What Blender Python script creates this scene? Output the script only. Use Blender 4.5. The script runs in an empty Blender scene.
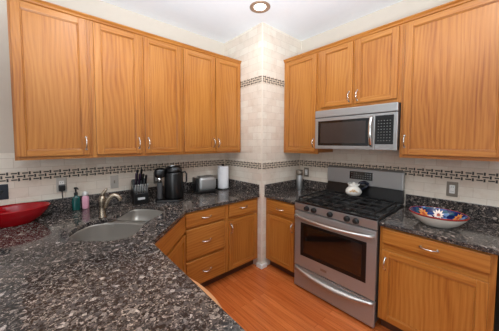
import bpy, bmesh, math, random
from mathutils import Vector, Matrix
random.seed(7)
C = bpy.context.scene.collection
scene = bpy.context.scene
PI = math.pi

# ------------------------------------------------------------------ camera
cam_d = bpy.data.cameras.new('camera')
cam = bpy.data.objects.new('camera', cam_d); C.objects.link(cam)
cam.location = (-1.7848, -1.7702, 1.4202)
cam.rotation_euler = (math.radians(90 - 3.04), 0, math.radians(-40.866))
cam_d.sensor_width = 36; cam_d.sensor_fit = 'HORIZONTAL'
cam_d.lens = 228.12 / 499 * 36
cam_d.shift_x = 0.0099; cam_d.shift_y = -0.0218
cam_d.clip_start = 0.02
scene.camera = cam

# ------------------------------------------------------------------ world, light, exposure
w = bpy.data.worlds.new('world'); scene.world = w; w.use_nodes = True
wb = w.node_tree.nodes['Background']
wb.inputs[0].default_value = (0.96, 0.98, 1.0, 1); wb.inputs[1].default_value = 0.42

def area(name, loc, target, size, power, color=(1, 1, 1)):
    l = bpy.data.lights.new(name, 'AREA'); l.energy = power; l.color = color
    l.shape = 'RECTANGLE'; l.size, l.size_y = size
    o = bpy.data.objects.new(name, l); C.objects.link(o); o.location = loc
    d = Vector(target) - Vector(loc); o.rotation_euler = d.to_track_quat('-Z', 'Y').to_euler()
    return o
area('soft_fill_light', (-3.6, -3.0, 1.7), (0, 0.2, 1.1), (1.6, 1.4), 22, (.95, 0.98, 1))  # unseen soft fill added behind the camera; no window stands there
bf = area('bounce_flash', (-2.0, -2.2, 1.35), (-1.25, -1.25, 2.7), (0.6, 0.6), 54, (.84, .93, 1.0))
bf.data.spread = math.radians(100)

scene.view_settings.view_transform = 'Standard'
scene.view_settings.look = 'None'
scene.view_settings.gamma = 1
scene.view_settings.use_curve_mapping = False
scene.view_settings.exposure = 0.33

# ------------------------------------------------------------------ materials
def srgb(r, g, b):
    f = lambda c: ((c / 255 + 0.055) / 1.055) ** 2.4 if c > 10 else c / 255 / 12.92
    return (f(r), f(g), f(b), 1)

class NT:
    def __init__(s, name, rough=0.5, metal=0, color=(0.8, 0.8, 0.8, 1), **kw):
        s.m = bpy.data.materials.new(name); s.m.use_nodes = True
        s.t = s.m.node_tree; s.b = s.t.nodes['Principled BSDF']
        s.b.inputs['Base Color'].default_value = color
        s.b.inputs['Roughness'].default_value = rough
        s.b.inputs['Metallic'].default_value = metal
        for k, v in kw.items(): s.b.inputs[k.replace('_', ' ')].default_value = v
    def n(s, typ, **kw):
        nd = s.t.nodes.new(typ)
        for k, v in kw.items():
            if k[0] == 'i' and k[1:].isdigit(): nd.inputs[int(k[1:])].default_value = v
            elif hasattr(nd, k): setattr(nd, k, v)
            else: nd.inputs[k.replace('_', ' ')].default_value = v
        return nd
    def l(s, a, b): s.t.links.new(a, b)
    def ramp(s, fac, stops, interp='LINEAR'):
        r = s.n('ShaderNodeValToRGB'); r.color_ramp.interpolation = interp
        e = r.color_ramp.elements
        while len(e) < len(stops): e.new(0.5)
        for el, (p, c) in zip(e, stops): el.position = p; el.color = c
        s.l(fac, r.inputs[0]); return r.outputs[0]
    def math(s, op, a, b=None, c=None):
        nd = s.n('ShaderNodeMath', operation=op)
        for i, v in enumerate((a, b, c)):
            if v is None: continue
            if isinstance(v, (int, float)): nd.inputs[i].default_value = v
            else: s.l(v, nd.inputs[i])
        return nd.outputs[0]
    def mix(s, fac, a, b, blend='MIX'):
        nd = s.n('ShaderNodeMix', data_type='RGBA', blend_type=blend)
        for i, v in ((0, fac), (6, a), (7, b)):
            if isinstance(v, (int, float, tuple)): nd.inputs[i].default_value = v
            else: s.l(v, nd.inputs[i])
        return nd.outputs[2]
    def coord(s, rand=False):
        tc = s.n('ShaderNodeTexCoord'); o = tc.outputs['Object']
        if rand:
            oi = s.n('ShaderNodeObjectInfo')
            v = s.n('ShaderNodeVectorMath', operation='ADD'); s.l(o, v.inputs[0])
            m = s.math('MULTIPLY', oi.outputs['Random'], 37.0); s.l(m, v.inputs[1]); o = v.outputs[0]
        return o
    def bump(s, h, strength=0.2, dist=0.002):
        b = s.n('ShaderNodeBump'); b.inputs['Strength'].default_value = strength; b.inputs['Distance'].default_value = dist
        s.l(h, b.inputs['Height']); s.l(b.outputs[0], s.b.inputs['Normal'])

def plain(name, color, rough=0.5, metal=0, vary=.93, **kw):
    m = NT(name, rough, metal, color, **kw)
    c = m.coord(); ns = m.n('ShaderNodeTexNoise', Scale=25.0, Detail=3.0); m.l(c, ns.inputs['Vector'])
    d = tuple(x * vary for x in color[:3]) + (1,)
    m.l(m.ramp(ns.outputs[0], [(0.3, d), (0.7, color)]), m.b.inputs['Base Color'])
    return m.m

def oak(name, vertical, tones, rough=0.34):
    m = NT(name, rough)
    c = m.coord(True)
    sp = m.n('ShaderNodeSeparateXYZ'); m.l(c, sp.inputs[0])
    a = m.math('ADD', sp.outputs[0], sp.outputs[1])
    across, along = (a, sp.outputs[2]) if vertical else (sp.outputs[2], a)
    def vec(ka, kl):
        cb = m.n('ShaderNodeCombineXYZ'); m.l(m.math('MULTIPLY', across, ka), cb.inputs[0]); m.l(m.math('MULTIPLY', along, kl), cb.inputs[1]); return cb.outputs[0]
    warp = m.n('ShaderNodeTexNoise', Scale=1.0, Detail=2.0); m.l(vec(3.6, 0.8), warp.inputs['Vector'])
    rings = m.math('SINE', m.math('ADD', m.math('MULTIPLY', warp.outputs[0], 50.0), m.math('MULTIPLY', across, 240.0)))
    rings = m.math('MULTIPLY_ADD', rings, 0.5, 0.5)
    fine = m.n('ShaderNodeTexNoise', Scale=1.0, Detail=4.0, Roughness=0.7); m.l(vec(130, 2.5), fine.inputs['Vector'])
    broad = m.n('ShaderNodeTexNoise', Scale=1.0, Detail=1.0); m.l(vec(7, 1.0), broad.inputs['Vector'])
    f = m.math('ADD', m.math('MULTIPLY', rings, 0.12), m.math('ADD', m.math('MULTIPLY', fine.outputs[0], 0.60), m.math('MULTIPLY', broad.outputs[0], 0.36)))
    col = m.ramp(f, [(0.33, tones[0]), (0.54, tones[1]), (0.78, tones[2])])
    m.l(col, m.b.inputs['Base Color'])
    m.bump(fine.outputs[0], 0.12, 0.001)
    return m.m

UP = (srgb(138, 74, 22), srgb(170, 107, 43), srgb(186, 126, 60))
M = {}
M['oak_v'] = oak('oak_vertical', True, UP)
M['oak_h'] = oak('oak_horizontal', False, UP)
M['oak_edge'] = oak('oak_edge', False, (srgb(150, 98, 60), srgb(172, 118, 76), srgb(184, 132, 90)))
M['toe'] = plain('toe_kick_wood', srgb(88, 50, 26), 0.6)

def granite():
    m = NT('granite', 0.1, Specular_IOR_Level=0.38)
    c = m.coord()
    wn = m.n('ShaderNodeTexNoise', Scale=40.0, Detail=2.0); m.l(c, wn.inputs['Vector'])
    v = m.n('ShaderNodeVectorMath', operation='MULTIPLY_ADD'); m.l(wn.outputs['Color'], v.inputs[0]); v.inputs[1].default_value = (0.02,) * 3; m.l(c, v.inputs[2])
    vo = m.n('ShaderNodeTexVoronoi', Scale=175.0); m.l(v.outputs[0], vo.inputs['Vector'])
    sp = m.n('ShaderNodeSeparateColor'); m.l(vo.outputs['Color'], sp.inputs[0])
    base = m.ramp(sp.outputs[0], [(0.0, srgb(34, 34, 35)), (0.3, srgb(58, 54, 53)), (0.55, srgb(84, 76, 72)), (0.75, srgb(112, 102, 95)), (0.91, srgb(154, 142, 133))], 'CONSTANT')
    vb = m.n('ShaderNodeTexVoronoi', Scale=70.0); m.l(v.outputs[0], vb.inputs['Vector'])
    sb = m.n('ShaderNodeSeparateColor'); m.l(vb.outputs['Color'], sb.inputs[0])
    big = m.ramp(sb.outputs[1], [(0.0, srgb(30, 31, 34)), (0.48, srgb(72, 68, 67)), (0.80, srgb(134, 124, 117)), (0.95, srgb(180, 168, 159))], 'CONSTANT')
    sel = m.ramp(sb.outputs[2], [(0.0, (0.1,) * 3 + (1,)), (0.72, (0.8,) * 3 + (1,))], 'CONSTANT')
    col = m.mix(sel, base, big)
    sm = m.n('ShaderNodeTexNoise', Scale=260.0, Detail=2.0); m.l(c, sm.inputs['Vector'])
    speck = m.ramp(sm.outputs[0], [(0.33, (0.45,) * 3 + (1,)), (0.5, (1, 1, 1, 1)), (0.66, (1.5,) * 3 + (1,))])
    col = m.mix(0.8, col, speck, 'MULTIPLY')
    lo = m.n('ShaderNodeTexNoise', Scale=3.5, Detail=2.0); m.l(c, lo.inputs['Vector'])
    tint = m.ramp(lo.outputs[0], [(0.35, (0.74, 0.75, 0.78, 1)), (0.65, (1.05, 1.0, 0.95, 1))])
    col = m.mix(1.0, col, tint, 'MULTIPLY')
    m.l(col, m.b.inputs['Base Color'])
    return m.m
M['granite'] = granite()

def tile(name, swap=None, flat=False):
    m = NT(name, 0.45)
    c = m.coord(); sp = m.n('ShaderNodeSeparateXYZ'); m.l(c, sp.inputs[0])
    cb = m.n('ShaderNodeCombineXYZ'); m.l(m.math('ADD', sp.outputs[0], sp.outputs[1]), cb.inputs[0]); m.l(sp.outputs[2], cb.inputs[1])
    br = m.n('ShaderNodeTexBrick', Scale=1.0, Mortar_Size=0.0018, Brick_Width=0.152, Row_Height=0.0765)
    br.inputs['Bias'].default_value = 0.0; br.offset = 0.5
    br.inputs['Color1'].default_value = srgb(226, 217, 203); br.inputs['Color2'].default_value = srgb(218, 203, 187); br.inputs['Mortar'].default_value = srgb(204, 190, 173)
    m.l(cb.outputs[0], br.inputs['Vector'])
    ns = m.n('ShaderNodeTexNoise', Scale=9.0, Detail=5.0, Roughness=0.65); m.l(c, ns.inputs['Vector'])
    st = m.ramp(ns.outputs[0], [(0.3, (0.9, 0.86, 0.82, 1)), (0.5, (1, 1, 1, 1)), (0.72, (1.04, 1.03, 1.02, 1))])
    col = m.mix(1.0, br.outputs['Color'], st, 'MULTIPLY')
    m.l(col, m.b.inputs['Base Color'])
    m.bump(m.math('SUBTRACT', 1.0, br.outputs['Fac']), 0.5, 0.002)
    return m.m
M['tile'] = tile('travertine_tile')
M['tile_cream'] = plain('cream_mosaic', srgb(218, 202, 182), 0.4)
M['tile_dark'] = plain('dark_mosaic', srgb(44, 36, 34), 0.35)
M['bullnose'] = plain('pale_edge_tile', srgb(228, 216, 200), 0.4)

def floor_mat():
    m = NT('oak_floor_boards', 0.22)
    c = m.coord(); sp = m.n('ShaderNodeSeparateXYZ'); m.l(c, sp.inputs[0])
    cb = m.n('ShaderNodeCombineXYZ'); m.l(sp.outputs[1], cb.inputs[0]); m.l(sp.outputs[0], cb.inputs[1])
    br = m.n('ShaderNodeTexBrick', Scale=1.0, Mortar_Size=0.0012, Brick_Width=0.85, Row_Height=0.057)
    br.offset = 0.37; br.offset_frequency = 2
    br.inputs['Color1'].default_value = srgb(208, 118, 62); br.inputs['Color2'].default_value = srgb(188, 98, 47); br.inputs['Mortar'].default_value = srgb(150, 74, 35)
    m.l(cb.outputs[0], br.inputs['Vector'])
    vm = m.n('ShaderNodeVectorMath', operation='MULTIPLY'); m.l(c, vm.inputs[0]); vm.inputs[1].default_value = (70, 3, 1)
    ns = m.n('ShaderNodeTexNoise', Scale=1.0, Detail=4.0, Roughness=0.6); m.l(vm.outputs[0], ns.inputs['Vector'])
    g = m.ramp(ns.outputs[0], [(0.3, (0.74, 0.68, 0.62, 1)), (0.6, (1.05, 1.03, 1.0, 1))])
    col = m.mix(1.0, br.outputs['Color'], g, 'MULTIPLY')
    m.l(col, m.b.inputs['Base Color'])
    return m.m
M['floor'] = floor_mat()
M['wall'] = plain('cream_wall_paint', srgb(204, 193, 179), 0.85, vary=.98)
M['ceiling'] = plain('white_ceiling_paint', srgb(238, 243, 247), 0.9, vary=.985)

def steel(name, color, rough, vertical=False):
    m = NT(name, rough, 1.0 if rough < .36 else .75, color)
    c = m.coord(); vm = m.n('ShaderNodeVectorMath', operation='MULTIPLY'); m.l(c, vm.inputs[0])
    vm.inputs[1].default_value = (400, 400, 3) if vertical else (4, 4, 500)
    ns = m.n('ShaderNodeTexNoise', Scale=1.0, Detail=2.0); m.l(vm.outputs[0], ns.inputs['Vector'])
    r = m.math('MULTIPLY_ADD', ns.outputs[0], 0.14, rough - 0.07); m.l(r, m.b.inputs['Roughness'])
    return m.m
M['steel'] = steel('brushed_stainless', srgb(172, 172, 171), 0.40)
M['sink'] = steel('sink_stainless', srgb(168, 163, 156), 0.37)
M['bar'] = steel('handle_stainless', srgb(205, 203, 200), 0.34)
M['nickel'] = steel('brushed_nickel', srgb(150, 138, 122), 0.26)
M['chrome'] = plain('satin_chrome', srgb(222, 220, 216), 0.18, 1.0)
M['plate_light'] = steel('plate_metal_light', srgb(186, 180, 172), 0.38)
M['plate'] = steel('plate_metal', srgb(142, 132, 120), 0.38)
M['black_glass'] = plain('black_glass', srgb(14, 13, 13), 0.06, Specular_IOR_Level=0.7)
M['oven_glass'] = plain('oven_glass', srgb(20, 15, 13), 0.05, Specular_IOR_Level=1.0)
M['smoky_glass'] = plain('smoky_glass', srgb(58, 50, 47), 0.08)
M['enamel'] = plain('black_enamel', srgb(28, 28, 29), 0.16)
M['slate'] = plain('dark_glossy_plate', srgb(44, 48, 56), 0.15)
M['iron'] = plain('cast_iron', srgb(16, 16, 17), 0.55)
M['black'] = plain('black_plastic', srgb(13, 13, 14), 0.28)
M['dark'] = plain('dark_grey_plastic', srgb(58, 57, 58), 0.4)
M['keys'] = plain('grey_key_print', srgb(112, 110, 107), 0.5)
M['red'] = plain('red_glaze', srgb(158, 8, 18), 0.15)
M['white_ceramic'] = plain('white_ceramic', srgb(232, 226, 216), 0.15)
M['white'] = plain('white_plastic', srgb(232, 230, 226), 0.35)
M['paper'] = plain('paper_towel', srgb(242, 242, 244), 0.9)
M['navy'] = plain('navy_enamel', srgb(22, 26, 44), 0.2)
M['rim_red'] = plain('red_brown_rim', srgb(150, 44, 34), 0.25)
M['bronze'] = plain('bronze_trim', srgb(160, 132, 110), 0.4, 0.3)
M['pink'] = plain('pink_lotion', srgb(226, 164, 184), 0.3)
M['orange_petal'] = plain('orange_petal_glaze', srgb(222, 142, 70), 0.2)
M['cream_petal'] = plain('cream_petal_glaze', srgb(238, 220, 208), 0.2)
M['heart'] = plain('rust_flower_centre', srgb(176, 74, 50), 0.2)
M['leaf'] = plain('green_leaf_glaze', srgb(52, 96, 78), 0.2)
M['gold'] = plain('gold_decoration', srgb(206, 160, 96), 0.3)
M['purple'] = plain('dark_purple_handle', srgb(46, 28, 48), 0.35)
M['teal'] = plain('teal_soap', srgb(18, 92, 88), 0.1, Transmission_Weight=0.35)
M['label_white'] = plain('silver_label', srgb(196, 198, 200), 0.4)
def blue_glaze():
    m = NT('painted_blue_glaze', 0.15)
    c = m.coord(); vo = m.n('ShaderNodeTexVoronoi', Scale=34.0); m.l(c, vo.inputs['Vector'])
    sp = m.n('ShaderNodeSeparateColor'); m.l(vo.outputs['Color'], sp.inputs[0])
    m.l(m.ramp(sp.outputs[0], [(0, srgb(22, 36, 84)), (0.45, srgb(38, 64, 120)), (0.68, srgb(28, 76, 96)), (0.82, srgb(96, 128, 168)), (0.93, srgb(206, 206, 206))], 'CONSTANT'), m.b.inputs['Base Color'])
    return m.m
M['blue_glaze'] = blue_glaze()
def lens_mat():
    m = NT('lamp_lens', 0.4)
    m.b.inputs['Emission Color'].default_value = (1, 0.96, 0.9, 1); m.b.inputs['Emission Strength'].default_value = 6
    return m.m
M['lens'] = lens_mat()

# ------------------------------------------------------------------ mesh helpers
def bmn(): return bmesh.new()
def box(bm, x0, x1, y0, y1, z0, z1, bev=0.0, seg=2, mi=0):
    r = bmesh.ops.create_cube(bm, size=1)
    vs = r['verts']
    for v in vs:
        v.co = Vector((x0 + (v.co.x + .5) * (x1 - x0), y0 + (v.co.y + .5) * (y1 - y0), z0 + (v.co.z + .5) * (z1 - z0)))
    fs = set(f for v in vs for f in v.link_faces)
    for f in fs: f.material_index = mi
    if bev > 0:
        es = list(set(e for v in vs for e in v.link_edges))
        r2 = bmesh.ops.bevel(bm, geom=es, offset=bev, segments=seg, profile=0.5, affect='EDGES')
        for f in r2['faces']: f.material_index = mi; 
    return bm
def tube(bm, pts, r, seg=10, mi=0, cap=True):
    pts = [Vector(p) for p in pts]; n = len(pts)
    rs = r if isinstance(r, (list, tuple)) else [r] * n
    rings = []; prev = None
    for i, p in enumerate(pts):
        t = (pts[min(i + 1, n - 1)] - pts[max(i - 1, 0)]).normalized()
        if prev is None:
            a = Vector((0, 0, 1)) if abs(t.z) < 0.9 else Vector((1, 0, 0))
            u = t.cross(a).normalized()
        else:
            u = (prev - t * prev.dot(t)).normalized()
        prev = u; v = t.cross(u)
        rings.append([bm.verts.new(p + (u * math.cos(k * 2 * PI / seg) + v * math.sin(k * 2 * PI / seg)) * rs[i]) for k in range(seg)])
    for a, b in zip(rings, rings[1:]):
        for k in range(seg):
            f = bm.faces.new((a[k], a[(k + 1) % seg], b[(k + 1) % seg], b[k])); f.smooth = True; f.material_index = mi
    if cap:
        f = bm.faces.new(rings[0][::-1]); f.material_index = mi
        f = bm.faces.new(rings[-1]); f.material_index = mi
    return bm
def lathe(bm, prof, seg=32, c=(0, 0, 0), mi=0, sx=1, sy=1, mis=None, wob=None):
    c = Vector(c); rings = []
    for r, z in prof:
        if r < 1e-6: rings.append([bm.verts.new(c + Vector((0, 0, z)))])
        else:
            ring = []
            for k in range(seg):
                a = 2 * PI * k / seg; rr = r * (wob(a) if wob else 1)
                ring.append(bm.verts.new(c + Vector((math.cos(a) * rr * sx, math.sin(a) * rr * sy, z))))
            rings.append(ring)
    for i, (a, b) in enumerate(zip(rings, rings[1:])):
        m = mis[i] if mis else mi
        if len(a) == 1 and len(b) == 1: continue
        for k in range(seg):
            k2 = (k + 1) % seg
            if len(a) == 1: f = bm.faces.new((a[0], b[k2], b[k]))
            elif len(b) == 1: f = bm.faces.new((a[k], a[k2], b[0]))
            else: f = bm.faces.new((a[k], a[k2], b[k2], b[k]))
            f.smooth = True; f.material_index = m
    return bm
def prism(bm, poly, z0, z1, axis='z', mi=0):
    def P(a, b, h): return {'z': (a, b, h), 'y': (a, h, b), 'x': (h, a, b)}[axis]
    lo = [bm.verts.new(P(a, b, z0)) for a, b in poly]; hi = [bm.verts.new(P(a, b, z1)) for a, b in poly]
    n = len(poly); fs = [bm.faces.new(lo[::-1]), bm.faces.new(hi)]
    for k in range(n): fs.append(bm.faces.new((lo[k], lo[(k + 1) % n], hi[(k + 1) % n], hi[k])))
    for f in fs: f.material_index = mi
    return bm
def obj(name, bm, mats, parent=None, loc=None, rot=None, bevel=0, smooth_angle=None):
    bmesh.ops.recalc_face_normals(bm, faces=bm.faces[:])
    me = bpy.data.meshes.new(name); bm.to_mesh(me); bm.free()
    for m in (mats if isinstance(mats, (list, tuple)) else [mats]): me.materials.append(M[m])
    o = bpy.data.objects.new(name, me); C.objects.link(o)
    if parent: o.parent = parent
    if loc: o.location = loc
    if rot: o.rotation_euler = rot
    if bevel:
        b = o.modifiers.new('bevel', 'BEVEL'); b.width = bevel; b.segments = 2; b.limit_method = 'ANGLE'; b.angle_limit = math.radians(50)
    return o
def tag(o, label, cat, group=None):
    o['label'] = label; o['category'] = cat
    if group: o['group'] = group
    return o
def thing(name, label, cat, loc=(0, 0, 0), rz=0, group=None):
    o = bpy.data.objects.new(name, None); C.objects.link(o); o.empty_display_size = 0.05
    o.location = loc; o.rotation_euler = (0, 0, rz)
    return tag(o, label, cat, group)
def struct(name, bm, mats, **k):
    o = obj(name, bm, mats, **k); o['kind'] = 'structure'; return o
def smooth_all(bm):
    for f in bm.faces: f.smooth = True
    return bm

# ------------------------------------------------------------------ dimensions
DA, DB = 0.6995, 0.7017          # back wall (y) and right-hand wall (x)
ZC, CT = 2.705, 0.839            # ceiling, counter top
UB, UT = 1.2995, 2.388           # upper cabinets
XP = -1.341                      # inner edge of the peninsula
LW = -3.4; BK = -4.4

# ------------------------------------------------------------------ room shell
b = bmn(); box(b, LW, DB + .1, BK, DA + .1, -0.05, 0); struct('floor', b, 'floor')
b = bmn(); box(b, LW, DB + .1, BK, DA + .1, ZC, ZC + .05); struct('ceiling', b, 'ceiling')
b = bmn(); box(b, LW, DB + .1, DA, DA + .1, 0, ZC); struct('wall_back', b, 'wall')
b = bmn(); box(b, DB, DB + .1, BK, DA, 0, ZC); struct('wall_right', b, 'wall')
b = bmn(); box(b, 0, DB, 0, DA, 0, ZC); struct('wall_corner', b, 'tile')
b = bmn(); box(b, -0.0035, 0.010, -0.0035, 0.010, 0.06, ZC - .001, 0.003); struct('trim_1', b, 'bullnose')
# tiled backsplashes (thin tile fields standing on the walls)
b = bmn(); box(b, LW + .3, -0.0005, DA - .008, DA - .0005, 0.84, 1.34); struct('trim_2', b, 'tile')
b = bmn(); box(b, DB - .008, DB - .0005, -2.6, -0.0005, 0.84, 1.42); struct('trim_3', b, 'tile')
# mosaic bands of little dark bars laid in a basket weave
def band(name, p0, d, nrm, length, z0):
    p0, d, nrm = Vector(p0), Vector(d), Vector(nrm)
    b = bmn()
    def slab(s0, s1, za, zb, h, mi):
        lo = p0 + d * s0; hi = p0 + d * s1 + nrm * h
        box(b, min(lo.x, hi.x), max(lo.x, hi.x), min(lo.y, hi.y), max(lo.y, hi.y), z0 + za, z0 + zb, mi=mi)
    slab(0, length, 0, 0.074, 0.003, 0)
    row = 0.074 / 3; per = 0.062
    for r in range(3):
        zc = row * (r + .5); s = 0.004 + (per / 2 if r % 2 else 0) - per
        while s < length:
            for (a0, a1, h) in ((0.0, 0.034, 0.0048), (0.0372, 0.0482, 0.0120)):
                if s + a0 > 0.001 and s + a1 < length - .001: slab(s + a0, s + a1, zc - h, zc + h, 0.0038, 1)
            s += per
    return struct(name, b, ['tile_cream', 'tile_dark'])
ZB = 1.121
band('trim_4', (LW + .9, DA - .008, 0), (1, 0, 0), (0, -1, 0), -0.0045 - LW - .9, ZB)
band('trim_5', (DB - .008, -0.0045, 0), (0, -1, 0), (-1, 0, 0), 2.3, ZB)
band('trim_6', (0, 0.001, 0), (0, 1, 0), (-1, 0, 0), DA - .013, ZB)
band('trim_7', (0.001, 0, 0), (1, 0, 0), (0, -1, 0), DB - .013, ZB)
band('trim_8', (0, 0.001, 0), (0, 1, 0), (-1, 0, 0), DA - .001, 2.075)
band('trim_9', (0.001, 0, 0), (1, 0, 0), (0, -1, 0), DB - .001, 2.075)
b = bmn()
prism(b, [(-.022, -.022), (.072, -.022), (.072, 0), (0, 0), (0, .07), (-.022, .07)], 0, .05)
struct('baseboard_corner', b, 'white', bevel=.008)

# ------------------------------------------------------------------ cabinet builder (front at y=0, x to the right, body behind)
def door_bm(w, h, st=0.048, rl=0.042, t=0.02):
    # frame-and-panel door, origin at its lower left back corner; front at y=-t
    b = bmn()
    prism(b, [(0, 0), (st, 0), (st, h), (0, h)], -t, 0, 'y', 0)
    prism(b, [(w, 0), (w, h), (w - st, h), (w - st, 0)], -t, 0, 'y', 0)
    prism(b, [(st, 0), (w - st, 0), (w - st, rl), (st, rl)], -t + .0006, 0, 'y', 1)
    prism(b, [(st, h), (st, h - rl), (w - st, h - rl), (w - st, h)], -t + .0006, 0, 'y', 1)
    return b
def door_panel(b, w, h, st=0.048, rl=0.042, t=0.02):
    s = 0.007
    # stepped inner moulding then the flat panel
    prism(b, [(st, rl), (w - st, rl), (w - st - s, rl + s), (st + s, rl + s)], -t + .005, -.002, 'y', 1)
    prism(b, [(st, h - rl), (st + s, h - rl - s), (w - st - s, h - rl - s), (w - st, h - rl)], -t + .005, -.002, 'y', 1)
    prism(b, [(st, rl), (st + s, rl + s), (st + s, h - rl - s), (st, h - rl)], -t + .005, -.002, 'y', 0)
    prism(b, [(w - st, rl), (w - st, h - rl), (w - st - s, h - rl - s), (w - st - s, rl + s)], -t + .005, -.002, 'y', 0)
    box(b, st + s, w - st - s, -t + .0095, -.003, rl + s, h - rl - s, mi=0)
    return b
def pull_bm(vertical, L=0.088):
    b = bmn(); pts = []; rs = []
    for i in range(13):
        u = i / 12 * 2 - 1
        d = -0.028 * (1 - abs(u) ** 2.6) - 0.002
        s = u * L / 2
        pts.append((0, d, s) if vertical else (s, d, 0)); rs.append(0.0042 + 0.0022 * abs(u) ** 3)
    tube(b, pts, rs, 8)
    for u in (-1, 1):
        s = u * L / 2
        q = (0, 0, s) if vertical else (s, 0, 0)
        tube(b, [q, (q[0], -0.005, q[2])], 0.008, 10)
    return b
def add_pull(parent, x, z, vertical, y=-0.0195):
    return obj('handle', pull_bm(vertical), 'chrome', parent, (x, y, z))
def add_door(root, x0, x1, z0, z1, hx=None, hz=None, st=0.048, rl=0.042):
    w, h = x1 - x0, z1 - z0
    b = door_panel(door_bm(w, h, st, rl), w, h, st, rl)
    d = obj('door', b, ['oak_v', 'oak_h'], root, (x0, 0, z0), bevel=.0025)
    if hx is not None: add_pull(d, hx - x0, hz - z0, True)
    return d
def add_drawer(root, x0, x1, z0, z1, pull=True, name='drawer', hz=None):
    b = bmn(); box(b, 0, x1 - x0, -.02, 0, 0, z1 - z0, .006, 3)
    d = obj(name, b, 'oak_h', root, (x0, 0, z0))
    if pull: add_pull(d, (x1 - x0) / 2, (z1 - z0) / 2 if hz is None else hz - z0, False)
    return d
def carcass(root, W, D, z0, z1):
    b = bmn(); box(b, 0.001, W - .001, 0.0185, D, z0, z1)
    obj('carcass', b, 'oak_v', root)
def face_frame(root, W, z0, z1, mids=(), rails=(), s=0.032):
    b = bmn()
    for x0, x1 in [(0.0006, s), (W - s, W - .0006)] + [(m - .024, m + .024) for m in mids]:
        box(b, x0, x1, 0.0004, 0.019, z0, z1)
    for r0, r1 in [(z0, z0 + .035), (z1 - .045, z1)] + list(rails):
        box(b, s, W - s, 0.0010, 0.0187, r0, r1, mi=1)
    obj('face_frame', b, ['oak_v', 'oak_h'], root)
def crown(root, W, h, D):
    b = bmn()
    prism(b, [(0.0, h - .034), (-.008, h - .03), (-.010, h - .018), (-.022, h - .006), (-.022, h), (0.02, h), (0.02, h - .034)], 0.0005, W - .0005, 'x')
    obj('crown_moulding', b, 'oak_h', root)

def upper(label, loc, rz, W, z0, doors, D=.3275, zt=UT, mids=(), group='oak wall cabinets'):
    r = thing('wall_cabinet', label, 'cabinet', (loc[0], loc[1], z0), rz, group)
    h = zt - z0
    carcass(r, W, D, 0.012, h - .004); face_frame(r, W, 0, h - .02, mids)
    crown(r, W, h, D)
    for x0, x1, za, zb, hx, hz in doors: add_door(r, x0, x1, za - z0, zb - z0, hx, None if hz is None else hz - z0)
    return r
YU = DA - .33; XU = DB - .33
DZ0, DZ1, HZ = 1.325, 2.343, 1.415
upper('oak wall cabinet with one wide door, leftmost of the run', (-1.95, YU), 0, .44, UB,
      [(.012, .418, DZ0, DZ1, .394, HZ)])
upper('oak wall cabinet with two doors above the faucet, handles side by side', (-1.51, YU), 0, .755, UB,
      [(.023, .363, DZ0, DZ1, .337, HZ), (.392, .740, DZ0, DZ1, .418, HZ)], mids=(.3775,))
upper('oak wall cabinet with two doors above the toaster, touching the tiled column', (-.755, YU), 0, .755, UB,
      [(.015, .383, DZ0, DZ1, .358, HZ), (.393, .742, DZ0, DZ1, .418, HZ)], mids=(.388,))
upper('narrow oak wall cabinet between the tiled column and the microwave', (XU, 0), -PI / 2, .456, UB,
      [(.032, .437, DZ0, DZ1, .416, HZ)])
upper('short oak wall cabinet with two small doors directly above the microwave', (XU, -.456), -PI / 2, .738, 1.741,
      [(.036, .352, 1.776, DZ1, .328, 1.846), (.378, .712, 1.776, DZ1, .402, 1.846)], mids=(.365,))
upper('wide single-door oak wall cabinet right of the microwave', (XU, -1.194), -PI / 2, .60, UB,
      [(.020, .578, DZ0, DZ1, .038, 1.43)])

def base(label, loc, rz, W, D=.585, rails=(), mids=(), group='oak base cabinets', zt=.807, toe=True, right_end=True):
    r = thing('base_cabinet', label, 'cabinet', (loc[0], loc[1], 0), rz, group)
    carcass(r, W, D, 0.1, zt); face_frame(r, W, 0.098, zt, mids, rails)
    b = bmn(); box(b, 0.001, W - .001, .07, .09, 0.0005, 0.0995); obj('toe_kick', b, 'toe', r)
    return r
YB, XB = .0633, .0663
r = base('oak base cabinet with one drawer and one door, left of the tiled column', (-.45, YB), 0, .4475, rails=[(.61, .68)])
add_drawer(r, .030, .418, .662, .792, hz=.737); add_door(r, .030, .418, .113, .628, .052, .545)
r = base('oak base cabinet with a stack of three drawers below the toaster', (-.894, YB), 0, .444, rails=[(.63, .68), (.345, .385)])
for za, zb, hz in ((.667, .794, .73), (.377, .645, .508), (.113, .350, .224)): add_drawer(r, .003, .420, za, zb, hz=hz)
r = base('narrow oak base cabinet with drawer and door between the tiled column and the stove', (XB, -.0025), -PI / 2, .418, rails=[(.61, .68)])
add_drawer(r, .036, .402, .655, .792, hz=.716); add_door(r, .036, .402, .113, .622, .382, .56)
r = base('wide oak base cabinet with drawer and door to the right of the stove', (XB, -1.172), -PI / 2, .585, rails=[(.62, .69)])
add_drawer(r, .020, .562, .688, .795, hz=.738); add_door(r, .020, .558, .113, .634, .045, .54)
# corner sink cabinet set across the diagonal
A0 = Vector((-1.372, -.412, 0)); A1 = Vector((-.896, .0645, 0)); LD = (A1 - A0).length
r = thing('base_cabinet', 'oak corner sink cabinet set diagonally, false drawer front over a door, below the sink', 'cabinet', A0, math.atan2(A1.y - A0.y, A1.x - A0.x), 'oak base cabinets')
b = bmn(); box(b, .012, LD - .012, .0185, .05, .1, .60); obj('carcass', b, 'oak_v', r)
face_frame(r, LD, .098, .807, rails=[(.60, .65)])
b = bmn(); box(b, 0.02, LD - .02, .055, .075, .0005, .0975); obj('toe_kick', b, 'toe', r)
add_drawer(r, .03, LD - .03, .645, .792, pull=False, name='false_drawer_front')
add_door(r, .03, LD - .03, .113, .62, .06, .54)
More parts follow.
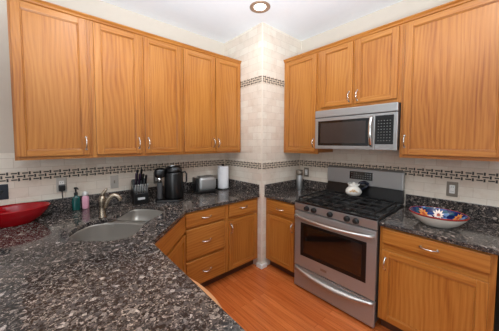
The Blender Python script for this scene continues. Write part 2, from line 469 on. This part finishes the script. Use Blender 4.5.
# peninsula cabinet, front towards the room (+x), bowed trim under the granite
r = thing('base_cabinet', 'oak peninsula cabinet under the near granite counter with a curved end trim', 'cabinet', (XP - .035, -.43, 0), PI / 2 * -1 + PI, 'oak base cabinets')
r.rotation_euler = (0, 0, PI / 2); r.location = (XP - .033, -1.44, 0)
carcass(r, .975, 1.0, .1, .807); face_frame(r, .975, .098, .807, mids=(.49,), rails=[(.61, .68)])
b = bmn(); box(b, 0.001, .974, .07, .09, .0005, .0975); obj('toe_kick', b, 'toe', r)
add_drawer(r, .03, .47, .662, .792); add_drawer(r, .51, .945, .662, .792)
add_door(r, .03, .47, .113, .628, .445, .545); add_door(r, .51, .945, .113, .628, .535, .545)
b = bmn()
n = 16; outer = []; inner = []
for i in range(n + 1):
    u = i / n; x = .29 + .41 * u
    outer.append((x, -.036 - .041 * math.sin(PI * (u ** .8)) ** .8)); inner.append((x, -.018))
prism(b, outer + inner[::-1], .770, .802); obj('curved_trim', b, 'oak_edge', r)

# ------------------------------------------------------------------ sink outlines (s along the diagonal, t across it)
Q = math.sqrt(.5)
def st(s, t): return ((s - t) * Q, (s + t) * Q)
def spline(pts, n=4):
    o = []; N = len(pts)
    for i in range(N):
        p0, p1, p2, p3 = (Vector(pts[(i + k - 1) % N]) for k in range(4))
        for j in range(n):
            t = j / n
            q = .5 * (2 * p1 + (p2 - p0) * t + (2 * p0 - 5 * p1 + 4 * p2 - p3) * t * t + (3 * p1 - p0 - 3 * p2 + p3) * t ** 3)
            o.append((q.x, q.y))
    return o
B_DIV = [(-1.418, .176), (-1.335, .088), (-1.258, -.004)]
B_RIM = [(-1.264, -.072), (-1.326, -.165), (-1.412, -.262), (-1.495, -.256), (-1.570, -.208), (-1.655, -.128), (-1.702, -.035), (-1.698, .055), (-1.655, .138), (-1.595, .196), (-1.532, .222), (-1.474, .214)]
S_DIV = [(-1.202, .030), (-1.300, .140), (-1.384, .228)]
S_RIM = [(-1.368, .275), (-1.300, .352), (-1.214, .432), (-1.150, .405), (-1.088, .345), (-1.030, .235), (-1.046, .128), (-1.128, .036), (-1.172, .006)]
BIG = spline(B_DIV + B_RIM); SMALL = spline(S_DIV + S_RIM)
CUT = spline(B_RIM + S_RIM)
def slab_with_holes(bm, outline, holes, z0, z1):
    edges = []
    for loop in [outline] + holes:
        vs = [bm.verts.new((x, y, z1)) for x, y in loop]
        edges += [bm.edges.new((vs[i], vs[(i + 1) % len(vs)])) for i in range(len(vs))]
    r = bmesh.ops.triangle_fill(bm, use_beauty=True, use_dissolve=False, edges=edges)
    fs = [g for g in r['geom'] if isinstance(g, bmesh.types.BMFace)]
    e = bmesh.ops.extrude_face_region(bm, geom=fs)
    for v in e['geom']:
        if isinstance(v, bmesh.types.BMVert): v.co.z = z0
    return bm
G0 = .809
r = thing('countertop', 'speckled granite countertop on the left with the sink, wrapping from column to peninsula', 'countertop', (-1.0, .3, G0))
b = bmn()
out = [(-.0015, .033), (-.884, .033), (XP, -.424), (XP, -1.45), (-2.45, -1.45), (-2.45, DA - .009), (-.0015, DA - .009)]
slab_with_holes(b, out, [CUT], G0, CT)
for v in b.verts: v.co -= Vector((-1.0, .3, G0))
obj('slab', b, 'granite', r)
b = bmn()
box(b, -2.45, -.0225, DA - .028, DA - .0085, CT + .0003, .950, .003); box(b, -.022, -.0012, .036, DA - .0285, CT + .0003, .950, .003)
for v in b.verts: v.co -= Vector((-1.0, .3, G0))
obj('backsplash', b, 'granite', r)
r = thing('countertop', 'small piece of granite countertop between the tiled column and the stove', 'countertop', (.35, -.2, G0))
b = bmn(); box(b, .036 - .35, DB - .009 - .35, -.424 + .2, -.0015 + .2, 0, CT - G0, .006); obj('slab', b, 'granite', r)
b = bmn(); box(b, .040 - .35, DB - .0295 - .35, -.0225 + .2, -.0012 + .2, CT - G0 + .0003, .95 - G0, .003)
box(b, DB - .029 - .35, DB - .0085 - .35, -.424 + .2, -.0012 + .2, CT - G0 + .0003, .95 - G0, .003); obj('backsplash', b, 'granite', r)
r = thing('countertop', 'granite countertop on the right of the stove, under the painted bowl', 'countertop', (.35, -1.7, G0))
b = bmn(); box(b, .036 - .35, DB - .009 - .35, -2.45 + 1.7, -1.1715 + 1.7, 0, CT - G0, .006); obj('slab', b, 'granite', r)
b = bmn(); box(b, DB - .029 - .35, DB - .0085 - .35, -2.45 + 1.7, -1.175 + 1.7, CT - G0 + .0003, .95 - G0, .003); obj('backsplash', b, 'granite', r)

# sink
S0 = Vector((*st(-.98, 1.0), G0))
r = thing('sink', 'stainless undermount corner sink with one large and one small bowl', 'sink', S0 - Vector((0, 0, .19)))
def bowl_bm(outline_f, depth, cx):
    b = bmn(); rings = []
    prof = [(1.03, 0), (1.0, 0), (1.0, -.012), (.985, -depth * .55), (.955, -depth * .86), (.88, -depth * .97), (.75, -depth), (.12, -depth - .004)]
    pts = outline_f
    cs = sum(p[0] for p in pts) / len(pts); ct = sum(p[1] for p in pts) / len(pts)
    for k, z in prof:
        rings.append([b.verts.new(Vector((cs + (s - cs) * k, ct + (t - ct) * k, G0 - .0006 + z)) - (S0 - Vector((0, 0, .19)))) for s, t in pts])
    for a, c in zip(rings, rings[1:]):
        for k in range(len(a)):
            f = b.faces.new((a[k], a[(k + 1) % len(a)], c[(k + 1) % len(a)], c[k])); f.smooth = True
    b.faces.new(rings[-1])
    return b, Vector((cs, ct, G0 - depth - .003)) - (S0 - Vector((0, 0, .19)))
for name, ol, dp in (('large_bowl', BIG, .175), ('small_bowl', SMALL, .10)):
    b, dc = bowl_bm(ol, dp, 0); o = obj(name, b, 'sink', r)
    b = bmn(); lathe(b, [(0, .001), (.022, .001), (.024, .004), (.036, .004), (.038, 0), (.036, -.02)], 24, dc); obj('drain', b, 'chrome', o)

b = bmn(); prism(b, [(x, y) for x, y in [(-1.452, .196)] + B_DIV + [(-1.262, -.05), (-1.185, .012)] + S_DIV + [(-1.372, .262)]], G0 - .03, G0 - .006)
for v in b.verts: v.co -= S0 - Vector((0, 0, .19))
obj('divider', b, 'sink', r)

# faucet
r = thing('faucet', 'brushed nickel single-lever faucet behind the sink', 'faucet', (-1.476, .276, CT + .0003), 0)
b = bmn(); lathe(b, [(0, 0), (.030, 0), (.030, .006), (.024, .014), (.023, .09), (.026, .12), (.025, .15), (.017, .168), (0, .172)], 24); obj('body', b, 'nickel', r)
b = bmn(); tube(b, [(.0, -.0, .045), (.018, -.006, .085), (.038, -.014, .135), (.058, -.02, .162), (.078, -.028, .168), (.098, -.034, .158), (.114, -.04, .136), (.120, -.043, .120)], [.012, .015, .0165, .0165, .0165, .0165, .019, .0185], 14); obj('spout', b, 'nickel', r)
b = bmn(); tube(b, [(0, 0, .158), (.006, -.002, .185), (.018, -.006, .205), (.034, -.01, .222)], [.014, .013, .010, .006], 10); obj('lever', b, 'nickel', r)

# ------------------------------------------------------------------ stove
YS = -.4300; SW = .734
r = thing('stove', 'stainless gas stove with oven and black cast-iron grates', 'stove', (.035, YS, 0), -PI / 2)
D = DB - .012 - .035
b = bmn(); box(b, 0.002, SW - .002, .02, D, .045, .842, .003); obj('body', b, 'dark', r)
b = bmn()
b.free()
for x in (.05, SW - .05):
    for y in (.06, D - .06):
        b = bmn(); lathe(b, [(0, 0.0005), (.018, 0.0005), (.016, .044), (0, .044)], 12, (x, y, 0)); obj('foot', b, 'black', r)
b = bmn(); box(b, 0, SW, -.012, D - .085, .843, .862, .005); obj('cooktop', b, 'enamel', r)
b = bmn(); prism(b, [(-.004, .772), (-.014, .842), (.02, .842), (.02, .772)], 0.001, SW - .001, 'x'); pan = obj('control_panel', b, 'steel', r, bevel=.003)
for wx in (.138, .212, .367, .513, .584):
    b = bmn(); lathe(b, [(0, 0), (.024, 0), (.025, .006), (.022, .010), (.0205, .026), (.018, .029), (0, .029)], 20); box(b, -.004, .004, -.018, .018, .012, .036, .002)
    k = obj('knob', b, 'black', r, (wx, -.0092, .806), (math.radians(82), 0, 0))
# oven door
b = bmn(); Z0, Z1 = .232, .764
box(b, .002, SW - .002, -.012, .018, Z0, .350, .004); box(b, .002, SW - .002, -.012, .018, .655, Z1, .004)
box(b, .002, .075, -.012, .018, .346, .66, .004); box(b, .662, SW - .002, -.012, .018, .346, .66, .004)
dr = obj('oven_door', b, 'steel', r)
b = bmn(); box(b, .070, .667, -.0135, .012, .342, .663, .003)
wn = obj('window', b, 'black', dr)
b = bmn(); box(b, .105, .632, -.0150, -.0128, .380, .640, .001); obj('pane', b, 'oven_glass', wn)
b = bmn(); pts = []
for i in range(21):
    u = i / 20 * 2 - 1; pts.append((SW / 2 + u * (SW / 2 - .02), -.030 - .038 * (1 - u * u), .722 - .012 * (1 - u * u)))
tube(b, pts, .0125, 12)
for u in (-1, 1): tube(b, [(SW / 2 + u * (SW / 2 - .026), -.008, .722), (SW / 2 + u * (SW / 2 - .026), -.034, .722)], .0105, 10)
obj('handle', b, 'bar', dr)
b = bmn(); box(b, .285, .345, -.0145, -.0118, .278, .300, .001); obj('badge', b, 'plate', dr)
# warming drawer with a curved lip
b = bmn(); box(b, .002, SW - .002, -.010, .018, .022, .222, .004); dw = obj('drawer', b, 'steel', r)
b = bmn(); n = 24; rings = []
for i in range(n + 1):
    u = i / n * 2 - 1; x = SW / 2 + u * (SW / 2 - .012); k = (1 - u * u)
    d = .012 + .040 * k; z = .205 - .035 * k
    rings.append([(x, -.009, .212), (x, -.012 - d * .5, z + .012), (x, -.010 - d, z), (x, -.010 - d * .85, z - .012), (x, -.009, z - .004)])
vv = [[b.verts.new(p) for p in rg] for rg in rings]
for a, c in zip(vv, vv[1:]):
    for k in range(4): f = b.faces.new((a[k], a[k + 1], c[k + 1], c[k])); f.smooth = True
    b.faces.new((a[4], a[0], c[0], c[4]))
b.faces.new(vv[0]); b.faces.new(vv[-1][::-1]); obj('handle', b, 'bar', dw)
# backguard
b = bmn(); prism(b, [(D - .078, .862), (D - .050, .985), (D - .010, .985), (D - .010, .862)], 0.0, SW, 'x', 0); obj('backguard_base', b, 'black', r)
b = bmn(); prism(b, [(D - .066, .985), (D - .060, 1.145), (D - .046, 1.158), (D - .004, 1.158), (D - .004, .985)], 0.0, SW, 'x'); bg = obj('backguard', b, 'steel', r, bevel=.006)
b = bmn(); prism(b, [(D - .0685, 1.042), (D - .0655, 1.122), (D - .05, 1.122), (D - .05, 1.042)], .255, .478, 'x'); dp = obj('display', b, 'black_glass', bg)
b = bmn()
for i in range(9):
    for j in range(3):
        if 3 <= i <= 5 and j == 2: continue
        x = .272 + i * .0225; z = 1.056 + j * .022; y = D - .0682 + (z - 1.042) / .08 * .003
        box(b, x, x + .012, y - .0008, y + .002, z, z + .008)
obj('key_marks', b, 'keys', dp)
# burners and grates
for x, y, rr in ((.15, .14, .045), (.15, .40, .038), (.367, .27, .05), (.585, .14, .05), (.585, .40, .036)):
    b = bmn(); lathe(b, [(rr * 1.35, 0), (rr * 1.3, .006), (rr, .008), (rr, .014), (rr * .92, .019), (0, .020)], 24, (x, y, .8625)); obj('burner', b, 'iron', r)
for x0, x1 in ((.022, .262), (.266, .468), (.472, .712)):
    b = bmn(); y0, y1 = .018, .525; zt, zb = .897, .884
    for y in (y0, y1 - .012): box(b, x0, x1, y, y + .010, zb, zt, .002, 1)
    for x in (x0, x1 - .012): box(b, x, x + .012, y0, y1, zb, zt, .002, 1)
    xm = (x0 + x1) / 2; box(b, xm - .005, xm + .005, y0, y1, zb, zt + .003, .002, 1)
    for y in (.14, .27, .40): box(b, x0, x1, y - .005, y + .005, zb, zt + .003, .002, 1)
    for x in (x0 + .003, x1 - .013):
        for y in (y0 + .002, y1 - .014, .27): box(b, x, x + .010, y - .004, y + .008, .8623, zb + .002)
    obj('grate', b, 'iron', r)

# ------------------------------------------------------------------ microwave
r = thing('microwave', 'stainless over-the-range microwave mounted above the stove', 'microwave', (.312, -.459, 1.355), -PI / 2)
W = .732; D = DB - .010 - .312; H = .384
b = bmn(); box(b, .001, W - .001, .022, D, .004, H - .001, .002); obj('body', b, 'dark', r)
b = bmn(); box(b, 0, W, -.004, .0215, .313, H, .006); vt = obj('vent_panel', b, 'steel', r)
b = bmn(); box(b, .012, W - .012, -.001, .0212, .3095, .3128); obj('vent_slot', b, 'black', vt)
b = bmn(); X1 = .565
box(b, 0, X1, 0, .0215, .002, .036, .003); box(b, 0, X1, 0, .0215, .277, .309, .003); box(b, 0, .034, 0, .0215, .03, .285, .003); box(b, .520, X1, 0, .0215, .03, .285, .003)
dr = obj('door', b, 'steel', r)
b = bmn(); box(b, .032, .524, -.0008, .018, .034, .279, .003); wn = obj('window', b, 'black_glass', dr)
b = bmn(); box(b, .062, .494, -.0014, -.0002, .058, .255, .0005); obj('pane', b, 'smoky_glass', wn)
b = bmn(); pts = []
for i in range(15):
    u = i / 14 * 2 - 1; pts.append((.545, -.012 - .030 * (1 - abs(u) ** 2.4), .160 + u * .124))
tube(b, pts, [.015] * 15, 10)
for u in (-1, 1): tube(b, [(.545, .004, .160 + u * .122), (.545, -.014, .160 + u * .122)], .0105, 10)
obj('handle', b, 'chrome', dr)
b = bmn(); box(b, X1 + .002, W, 0, .0215, .002, .309, .003); cp = obj('control_panel', b, 'steel', r)
b = bmn(); box(b, .570, .708, -.0012, .002, .050, .290, .003); kp = obj('keypad', b, 'black_glass', cp)
b = bmn()
for i in range(5):
    for j in range(8):
        x = .592 + i * .0215; z = .078 + j * .0235
        box(b, x, x + .007, -.0018, -.0005, z, z + .005)
obj('key_marks', b, 'keys', kp)
b = bmn(); box(b, .05, W - .05, .06, D - .05, .0005, .004); obj('grease_filter', b, 'plate', r)

# ------------------------------------------------------------------ appliance at the right edge
r = thing('dishwasher', 'grey-fronted appliance in the shadow past the right end of the base cabinets', 'appliance', (.052, -1.80, 0), -PI / 2)
b = bmn(); box(b, 0, .60, .03, .58, .06, .805, .003); obj('body', b, 'black', r)
b = bmn(); box(b, 0.003, .597, 0, .029, .11, .80, .006); dd = obj('door', b, 'steel', r)
b = bmn(); box(b, 0, .60, .04, .06, .0005, .0595); obj('toe_kick', b, 'black', r)
b = bmn(); tube(b, [(.05, -.001, .72), (.05, -.03, .72), (.55, -.03, .72), (.55, -.001, .72)], .01, 8); obj('handle', b, 'chrome', dd)

# ------------------------------------------------------------------ wall plates
def plate(name, label, cat, loc, rz, w=.07, h=.115, kind='outlet', group=None):
    r = thing(name, label, cat, loc, rz, group)
    b = bmn(); box(b, -w / 2, w / 2, -.006, 0, -h / 2, h / 2, .003); obj('plate', b, {'dark': 'slate', 'plain': 'plate_light'}.get(kind, 'plate_light' if loc[0] < -1 else 'plate'), r)
    if kind == 'outlet':
        b = bmn(); box(b, -.017, .017, -.009, -.0055, -.034, .034, .003)
        f = obj('receptacle', b, 'white', r)
        for z in (-.018, .018):
            for x in (-.006, .006):
                b = bmn(); box(b, x - .0012, x + .0012, -.0095, -.0085, z - .005, z + .005); obj('slot', b, 'black', f)
    else:
        for x in ([0] if w < .1 else [-.023, .023]):
            b = bmn(); box(b, x - .006, x + .006, -.008, -.0055, -.014, .014, .001); box(b, x - .004, x + .004, -.016, -.007, -.002, .010, .002)
            obj('toggle', b, 'plate' if kind == 'plain' else 'black', r)
    return r
WA = DA - .0085; WB = DB - .0085
o1 = plate('wall_outlet', 'metal-framed outlet with a black plug in it, right of the red dish', 'outlet', (-1.703, WA, 1.064), 0, h=.125, group='outlets')
b = bmn(); box(b, -.022, .022, -.045, 0, -.028, .022, .006); tube(b, [(0, -.03, -.02), (0, -.035, -.06), (.004, -.03, -.10)], .004, 8)
tag(obj('power_adapter', b, 'black', None, (-1.703, WA - .0101, 1.045)), 'black power adapter plugged into the outlet right of the red dish', 'plug')
plate('light_switch', 'metal switch plate on the back wall just right of the faucet', 'switch', (-1.309, WA, 1.044), 0, h=.125, kind='plain')
plate('wall_outlet', 'metal outlet plate half hidden between knife block and black coffee maker', 'outlet', (-.905, WA, 1.043), 0, h=.125, group='outlets')
plate('wall_switch', 'dark glossy switch plate at the left edge, above the red dish', 'switch', (-2.075, WA, 1.05), 0, w=.115, kind='dark')
plate('wall_outlet', 'small dark-framed outlet on the right wall beside the tall grey canister', 'outlet', (WB, -.108, 1.045), -PI / 2, group='outlets')
plate('wall_outlet', 'metal outlet plate on the right wall above the painted bowl', 'outlet', (WB, -1.486, 1.042), -PI / 2, h=.12, group='outlets')

# ------------------------------------------------------------------ ceiling light
r = thing('ceiling_light', 'round recessed downlight with bronze trim ring in the ceiling', 'light', (-.21, -.174, ZC))
b = bmn(); lathe(b, [(.098, -.0005), (.098, -.004), (.088, -.009), (.058, -.004), (.056, -.0006)], 40); obj('trim_ring', b, 'bronze', r)
b = bmn(); lathe(b, [(.0565, -.0008), (.05, -.005), (.02, -.007), (0, -.0075)], 32); obj('lens', b, 'lens', r)
def spot(loc, power, ang=150, size=.06, color=(1, .96, .90)):
    l = bpy.data.lights.new('downlight_glow', 'SPOT'); l.energy = power; l.spot_size = math.radians(ang); l.spot_blend = .6; l.shadow_soft_size = size; l.color = color
    o = bpy.data.objects.new('downlight_glow', l); C.objects.link(o); o.location = loc
    return o
spot((-.21, -.174, ZC - .03), 4)
for p in ((-1.55, -.35), (-.35, -1.75), (-1.75, -2.1)): spot((*p, ZC - .03), 16)  # unseen downlights assumed outside the view, added without fixtures

# ------------------------------------------------------------------ things on the left counter
Zt = CT + .0006
r = thing('serving_dish', 'large red glazed dish on the granite at the far left', 'dish', (-1.975, .522, Zt))
b = bmn(); lathe(b, [(0, .004), (.08, .004), (.085, 0), (.095, 0), (.10, .008), (.145, .040), (.178, .084), (.187, .108), (.191, .113), (.187, .116), (.176, .101), (.143, .056), (.10, .022), (0, .014)], 56, sx=1.03, sy=.76)
obj('bowl', b, 'red', r)
# soap bottles
r = thing('soap_bottle', 'teal soap bottle with black pump standing behind the sink', 'bottle', (-1.612, .645, Zt))
b = bmn(); lathe(b, [(0, 0), (.030, 0), (.031, .006), (.031, .095), (.026, .112), (.012, .122), (.012, .13), (0, .13)], 24, sy=.7); obj('bottle', b, 'teal', r)
b = bmn(); lathe(b, [(0, .1305), (.014, .1305), (.014, .15), (.006, .153), (.006, .18), (.013, .182), (.013, .196), (0, .198)], 16); tube(b, [(0, 0, .190), (.008, -.02, .190), (.014, -.036, .184)], .005, 8); obj('pump', b, 'black', r)
r = thing('lotion_bottle', 'pink bottle with white cap beside the teal soap bottle', 'bottle', (-1.546, .642, Zt))
b = bmn(); lathe(b, [(0, 0), (.023, 0), (.026, .008), (.027, .092), (.024, .108), (.014, .115), (0, .115)], 24, sy=.7); obj('bottle', b, 'pink', r)
b = bmn(); lathe(b, [(0, .1155), (.019, .1155), (.023, .122), (.021, .140), (.010, .152), (0, .153)], 20); obj('cap', b, 'white', r)

# knife block with its knives
KX, KY = -1.12, .545; KR = math.radians(-6); KS = 1.2
r = thing('knife_block', 'black knife block with a small silver label beside the coffee maker', 'knife block', (KX, KY, Zt), KR)
b = bmn(); prism(b, [(-.055, 0), (.085, 0), (.085, .17), (.02, .19), (-.042, .085), (-.055, .085)], -.052, .052, 'x'); bmesh.ops.scale(b, vec=(KS,) * 3, verts=b.verts); obj('block', b, 'black', r, bevel=.004)
b = bmn(); box(b, -.026, .026, -.0562, -.0545, .034, .052, .0004); bmesh.ops.scale(b, vec=(KS,) * 3, verts=b.verts); obj('label_plate', b, 'label_white', r)
mk = Matrix.Translation((KX, KY, Zt)) @ Matrix.Rotation(KR, 4, 'Z')
dirv = Vector((0, -.45, .9)).normalized()
def knife(local, L, mat, kind, label, group, rad=.007):
    t = thing(kind, label, 'knife', mk @ (Vector(local) * KS), KR, group)
    b = bmn(); tube(b, [dirv * .009, dirv * .016, dirv * (L * .5), dirv * (L - .008), dirv * L], [rad * .75, rad, rad * .85, rad, rad * .7], 10); obj('handle', b, mat, t)
    b = bmn(); tube(b, [dirv * .002, dirv * .0088], rad * .55, 8); obj('bolster', b, 'steel', t)
    return t
for i in range(6):
    knife((-.043 + i * .0172, -.0485, .0862), .100, 'steel', 'steak_knife', 'steel-handled steak knife in the front row of the knife block', 'steak knives in the block', .0075)
for i, (x, y, z, L) in enumerate(((-.034, -.016, .137, .15), (-.010, -.016, .137, .14), (.016, -.016, .137, .135), (.038, -.016, .137, .12), (-.022, .004, .171, .135), (.008, .004, .171, .14))):
    knife((x, y, z), L, 'purple' if i in (0, 1) else 'black', 'kitchen_knife', ('dark purple-black handled knife at the left rear of the knife block' if i in (0, 1) else 'black-handled kitchen knife in the rear rows of the knife block'), 'purple-black knives in the block' if i in (0, 1) else 'black knives in the block', .011)

# coffee maker
r = thing('coffee_maker', 'black single-serve coffee maker between the knife block and the toaster', 'coffee maker', (-.845, .43, Zt), math.radians(-23.5))
b = bmn(); prism(b, [(-.16, -.05), (-.14, -.075), (.06, -.10), (.105, -.06), (.105, .09), (.06, .11), (-.13, .08), (-.16, .06)], 0, .022); obj('base', b, 'black', r, bevel=.005)
b = bmn(); lathe(b, [(0, .0225), (.088, .0225), (.091, .04), (.091, .27), (.086, .285), (0, .287)], 36, (.015, .01, 0)); obj('body', b, 'black', r)
b = bmn(); lathe(b, [(0, .2875), (.082, .2875), (.084, .30), (.076, .33), (.055, .345), (0, .348)], 36, (.015, .01, 0)); ld = obj('lid', b, 'black', r)
b = bmn(); lathe(b, [(0, 0), (.028, 0), (.028, .004), (.018, .006), (.016, .004), (0, .004)], 24, (.0, -.02, .3478)); obj('lid_ring', b, 'label_white', ld)
b = bmn(); box(b, -.142, -.092, -.035, .045, .0225, .19, .012, 3); obj('drip_column', b, 'dark', r)
b = bmn(); box(b, -.165, -.06, -.06, .06, .232, .330, .034, 4); hd = obj('brew_head', smooth_all(b), 'black', r)
b = bmn(); lathe(b, [(0, 0), (.017, 0), (.019, .036), (0, .038)], 16, (-.118, -.03, .197)); obj('spout', b, 'chrome', hd)
b = bmn(); tube(b, [(.095, 0, .275), (.128, -.004, .285), (.140, -.006, .262), (.140, -.006, .19), (.128, -.004, .168), (.098, 0, .178)], .008, 8); obj('handle', b, 'black', r)

# toaster
r = thing('toaster', 'stainless two-slice toaster with black base', 'toaster', (-.395, .545, Zt), math.radians(-8))
b = bmn(); box(b, -.105, .118, -.078, .078, .020, .190, .045, 6); obj('shell', smooth_all(b), 'steel', r)
b = bmn(); box(b, -.122, .122, -.08, .08, .004, .03, .01, 3)
for x in (-.1, .1):
    for y in (-.055, .055): lathe(b, [(0, 0), (.01, 0), (.01, .006), (0, .006)], 10, (x, y, 0))
obj('base', b, 'black', r)
b = bmn(); box(b, -.136, -.1055, -.068, .068, .025, .178, .014, 4); ep = obj('end_panel', b, 'black', r)
b = bmn(); box(b, -.165, -.136, -.018, .018, .095, .112, .005); obj('lever', b, 'black', ep)
b = bmn(); box(b, -.085, .085, -.036, -.014, .1885, .1910); box(b, -.085, .085, .014, .036, .1885, .1910); obj('slots', b, 'black', r)

# paper towel and its holder
r = thing('paper_towel_holder', 'dark upright holder carrying the paper towel roll beside the column', 'holder', (-.125, .56, Zt))
b = bmn(); lathe(b, [(0, 0), (.078, 0), (.078, .008), (.073, .012), (0, .012)], 32); obj('base', b, 'black', r)
b = bmn(); lathe(b, [(0, .012), (.008, .012), (.008, .292), (.016, .296), (.018, .304), (.010, .314), (0, .316)], 14); obj('rod', b, 'black', r)
b = bmn(); lathe(b, [(.019, 0), (.067, 0), (.069, .003), (.069, .272), (.067, .275), (.019, .275), (.019, 0)], 36)
tag(obj('paper_towel_roll', b, 'paper', None, (-.125, .56, Zt + .0128)), 'white roll of paper towel on the holder beside the column', 'paper towel')

# ------------------------------------------------------------------ things right of the column
r = thing('canister', 'tall slim grey steel canister in the corner left of the stove', 'canister', (.577, -.088, Zt))
b = bmn(); lathe(b, [(0, 0), (.038, 0), (.040, .005), (.039, .175), (.037, .18), (0, .18)], 28); obj('body', b, 'steel', r)
b = bmn(); lathe(b, [(0, .1805), (.039, .1805), (.041, .19), (.041, .232), (.036, .24), (0, .242)], 28); obj('lid', b, 'plate', r)

# teapot on the grates
r = thing('teapot', 'squat white teapot with gold decoration and dark handle on the stove grates', 'teapot', (.50, -.782, .9008), math.radians(-40))
b = bmn(); lathe(b, [(0, 0), (.052, 0), (.062, .006), (.074, .028), (.073, .046), (.060, .068), (.043, .082), (.041, .088), (.058, .113), (.056, .114), (.0, .098)], 36); obj('pot', b, 'white_ceramic', r)
b = bmn(); lathe(b, [(0, .1), (.045, .1005), (.04, .108), (.015, .114), (.008, .118), (.012, .126), (0, .13)], 28); obj('lid', b, 'white_ceramic', r)
b = bmn(); tube(b, [(.046, .0, .092), (.066, .0, .118), (.102, .0, .128), (.136, .0, .112), (.130, .0, .082), (.070, .0, .050)], [.012, .015, .018, .018, .015, .011], 12); obj('handle', b, 'navy', r)
b = bmn(); tube(b, [(0, .052, .045), (0, .082, .06), (0, .094, .078)], [.016, .011, .008], 12); obj('spout', b, 'white_ceramic', r)
b = bmn()
for i, (a, z) in enumerate(((-2.03, .045), (-1.83, .05), (-1.63, .043), (-2.23, .05), (-2.43, .043), (-1.93, .058), (-2.13, .06))):
    rr = .0735 if z < .049 else (.0705 if z < .055 else .0665)
    lathe(b, [(0, .008), (.007, .004), (.009, 0), (0, -.006)], 8, (math.cos(a) * rr, math.sin(a) * rr, z))
obj('decoration', b, 'gold', r)

# painted bowl
BR = .176
r = thing('decorative_bowl', 'painted bowl with blue flowered inside and red rim on the right counter', 'bowl', (.285, -1.46, Zt), math.radians(0))
wob = lambda a: 1 + .03 * math.cos(2 * (a - math.radians(80)))
b = bmn(); lathe(b, [(0, .004), (.06, .004), (.065, 0), (.078, 0), (.084, .006), (.118, .028), (.146, .060), (.158, .084)], 56, wob=wob); obj('outer_shell', b, 'white_ceramic', r)
b = bmn(); lathe(b, [(.1555, .076), (.1590, .080), (.1605, .086), (.158, .0885), (.155, .087), (.153, .085)], 56, wob=wob); obj('rim', b, 'rim_red', r)
b = bmn(); lathe(b, [(.153, .087), (.140, .066), (.112, .036), (.07, .018), (0, .012)], 56, wob=wob); inn = obj('painted_inside', b, 'blue_glaze', r)
def zin(rad):
    P = [(0, .012), (.07, .018), (.112, .036), (.140, .066), (.153, .087)]
    for (r0, z0), (r1, z1) in zip(P, P[1:]):
        if rad <= r1: return z0 + (z1 - z0) * (rad - r0) / (r1 - r0)
    return .087
def flower(ang, rad, size, mat, np_=9):
    b = bmn(); cx, cy = math.cos(ang) * rad, math.sin(ang) * rad
    def P(x, y, h): return (x, y, zin(math.hypot(x, y) / wob(math.atan2(y, x))) + h)
    for k in range(np_):
        a = 2 * PI * k / np_; d = Vector((math.cos(a), math.sin(a))); q = Vector((-d.y, d.x))
        pts = [d * size * .2 + q * 0, d * size * .55 + q * size * .2, d * size, d * size * .55 - q * size * .2]
        b.faces.new([b.verts.new(P(cx + p.x, cy + p.y, .0022)) for p in pts])
    n = 10; b2 = [b.verts.new(P(cx + math.cos(2 * PI * k / n) * size * .3, cy + math.sin(2 * PI * k / n) * size * .3, .003)) for k in range(n)]
    f = b.faces.new(b2); f.material_index = 1
    obj('painted_flower', b, [mat, 'heart'], inn)
flower(math.radians(5), .112, .034, 'cream_petal', 10)
flower(math.radians(50), .117, .034, 'orange_petal', 10)
flower(math.radians(-52), .126, .028, 'orange_petal', 9)
flower(math.radians(150), .09, .036, 'orange_petal', 9)
flower(math.radians(-130), .10, .036, 'cream_petal', 9)
